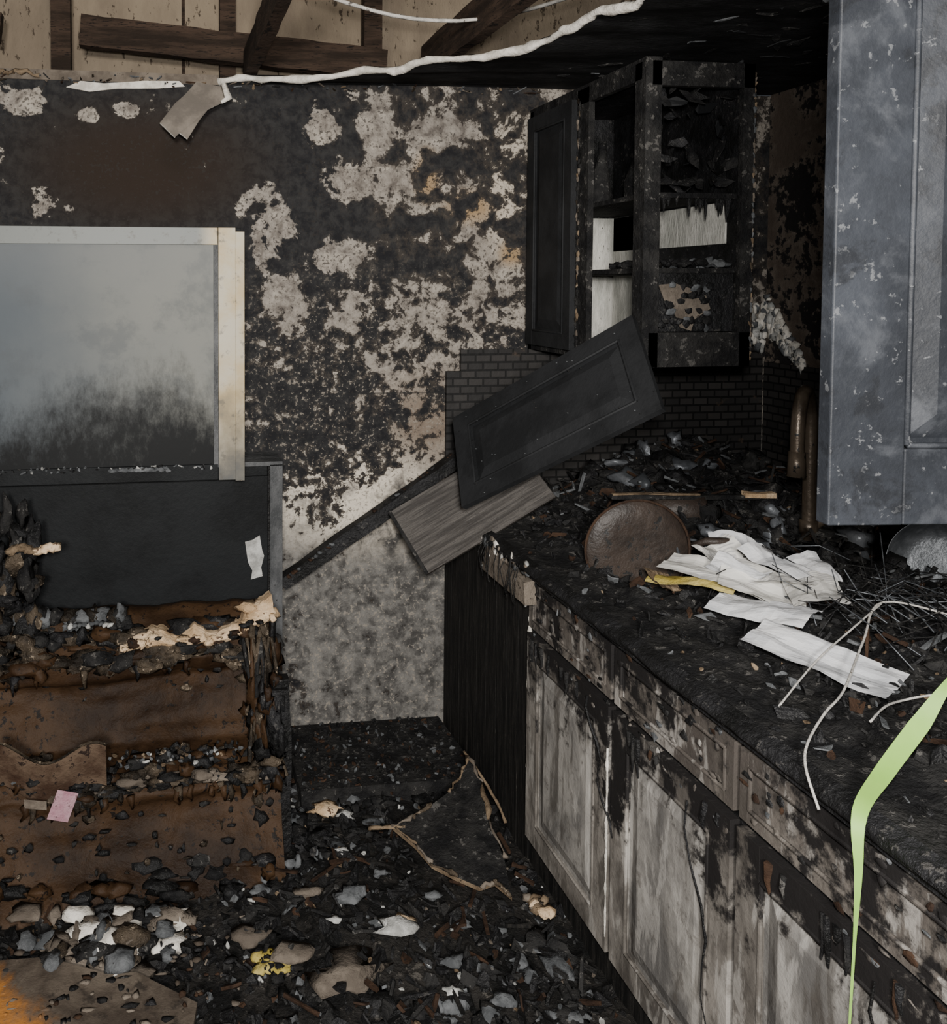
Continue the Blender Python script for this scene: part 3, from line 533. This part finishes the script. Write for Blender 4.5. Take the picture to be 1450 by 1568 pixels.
b=MB(); b.beam((-.365,-.66,1.06),(.13,-.73,1.06),.018,.012,M_black2,.002); b.beam((.03,-.718,1.068),(.12,-.733,1.068),.024,.014,M_foam,.003); b.beam((-.36,-.66,1.068),(-.1,-.697,1.068),.012,.006,M_tan,.002); b.build('charred_wooden_slat')
b=MB(); disc(b,(.20,-1.22,1.0),(-.55,-.75,.25),.12,M_steel,.06); b.build('metal_mixing_bowl')
b=MB()
for i in range(90):
    c=V((-.12+R.gauss(0,.10),-1.42+R.gauss(0,.12),.995+R.uniform(-.03,.06))); d=V((R.gauss(0,1),R.gauss(0,1),R.gauss(0,.5))).normalized()*R.uniform(.05,.14)
    b.tube([c-d,c+V((R.uniform(-.02,.02),0,R.uniform(-.02,.03))),c+d],.0012,R.choice([M_black,M_black2,M_black2,M_steel]),5)
for k in range(12):
    b.tube([(-.22+.03*k,-1.30,.97),(-.225+.03*k,-1.38,1.02),(-.23+.03*k,-1.50,1.0)],.0014,M_steel,5)
b.build('wire_dish_rack')
b=MB()
def sheetp(c,w,h,rot,tilt,m,curl=.02):
    M=Matrix.Rotation(rot,3,'Z')@Matrix.Rotation(tilt[0],3,'X')@Matrix.Rotation(tilt[1],3,'Y'); c=V(c); o=R.uniform(0,9); cr=R.uniform(.3,.7)
    b.grid(12,12,lambda u,v:c+M@V(((u-.5)*w,(v-.5)*h,curl*math.sin(u*3+o)+curl*.6*math.cos(v*4+o)+.008*F(u,v,o,3,2)-w*abs(u-cr)*curl)),m,False)
sheetp((-.41,-1.13,.965),.20,.10,-.9,(.1,.1),M_yell); sheetp((-.365,-1.15,.985),.24,.13,-.9,(.12,.1),M_print,.012)
sheetp((-.22,-1.03,1.0),.12,.12,-.4,(.55,.15),M_paper,.02); sheetp((-.29,-1.10,1.01),.12,.14,.3,(.35,-.25),M_print,.025)
sheetp((-.31,-1.24,.995),.18,.15,-.7,(.18,.1),M_print,.015); sheetp((-.23,-1.20,1.02),.12,.16,.2,(.3,.2),M_paper,.02); sheetp((-.38,-1.33,.975),.20,.13,-1.0,(.08,.05),M_paper,.012)
sheetp((-.25,-1.33,1.005),.11,.16,-.5,(.15,-.2),M_print,.012); sheetp((-.405,-1.53,.955),.26,.13,-1.05,(.03,.05),M_paper,.008); sheetp((-.17,-1.12,1.0),.12,.1,.8,(.4,.2),M_paper,.02)
sheetp((-.33,-1.18,1.01),.10,.12,1.2,(.2,.35),M_paper,.02); sheetp((-.28,-1.28,1.02),.09,.12,.5,(-.2,.2),M_print,.01); sheetp((-.19,-1.24,1.02),.09,.12,-.2,(.4,-.1),M_paper,.015)
sheetp((-.46,-1.08,.96),.10,.07,.3,(.3,.2),M_tan,.01)
b.build('paper_pile')
b=MB()
b.tube(cat([(-.605,-1.663,.93),(-.45,-1.57,.965),(-.30,-1.50,1.0),(-.185,-1.442,1.02)]),.0018,M_wire,7)
b.tube(cat([(-.70,-1.871,.876),(-.69,-1.83,.92),(-.65,-1.787,.935),(-.57,-1.73,.95),(-.485,-1.676,.96),(-.33,-1.55,.99),(-.185,-1.442,1.02),(-.05,-1.50,1.0),(.1,-1.6,.97)]),.0022,M_wire,7)
b.tube(cat([(-.20,-1.9,.95),(-.30,-1.75,.97),(-.42,-1.72,.955),(-.5,-1.75,.94)]),.002,M_wire,7)
b.build('electrical_wires')
b=MB(); P=cat([(-.40,-1.86,1.12),(-.480,-1.874,1.066),(-.5355,-1.879,1.004),(-.617,-1.90,.944),(-.696,-1.943,.915),(-.713,-1.962,.836),(-.719,-1.965,.741),(-.724,-1.965,.60)],5)
W_=[.006,.008,.014,.013,.010,.005,.0022,.0015]; vs=[];n=len(P)
for i,p in enumerate(P):
    t=i/(n-1)*7; k=min(int(t),6); w=W_[k]*(1-(t-k))+W_[k+1]*(t-k); d=V((.75,-.55,.35*math.cos(t))).normalized(); vs+= [p-d*w,p+d*w]
b.add(vs,[(2*i,2*i+1,2*i+3,2*i+2) for i in range(n-1)],M_rib,True); b.build('marking_ribbon')
# ---------------------------------------------------------------- camera & lights
cd=bpy.data.cameras.new('camera'); cam=bpy.data.objects.new('camera',cd); bpy.context.collection.objects.link(cam)
yaw,pit=.1334,.0388
Fw=V((math.sin(yaw)*math.cos(pit),math.cos(yaw)*math.cos(pit),-math.sin(pit))); Rt=V((math.cos(yaw),-math.sin(yaw),0)); Up=Rt.cross(Fw)
M=Matrix((Rt,Up,-Fw)).transposed().to_4x4(); M.translation=V((-1.7278,-3.0455,1.6969)); cam.matrix_world=M
cd.sensor_width=36; cd.lens=1300/1568*36; cd.shift_x=313/1568; cd.shift_y=-295.6/1568; cd.clip_start=.05
bpy.context.scene.camera=cam
def area(name,loc,tgt,e,size,col):
    l=bpy.data.lights.new(name,'AREA'); l.energy=e; l.size=size; l.color=col; o=bpy.data.objects.new(name,l); bpy.context.collection.objects.link(o); o.location=loc
    o.rotation_euler=(V(tgt)-V(loc)).to_track_quat('-Z','Y').to_euler(); return o
area('setback_fill',(-1.95,-4.3,2.05),(-.95,-.2,1.05),178,.35,(1,.96,.90))  # added area light, set back for softer falloff; no real lamp stands here
area('camera_flash',(-1.66,-3.0,1.82),(-.7,-.3,1.0),72,.12,(1,.97,.93))
area('attic_fill',(-1.6,-1.4,3.1),(-1.4,.3,2.7),6,.4,(1,.88,.72))  # added light to brighten the attic boards; the attic has no lamp
w=bpy.data.worlds.new('World'); bpy.context.scene.world=w; w.use_nodes=True; w.node_tree.nodes['Background'].inputs[0].default_value=(.8,.88,1,1); w.node_tree.nodes['Background'].inputs[1].default_value=.04
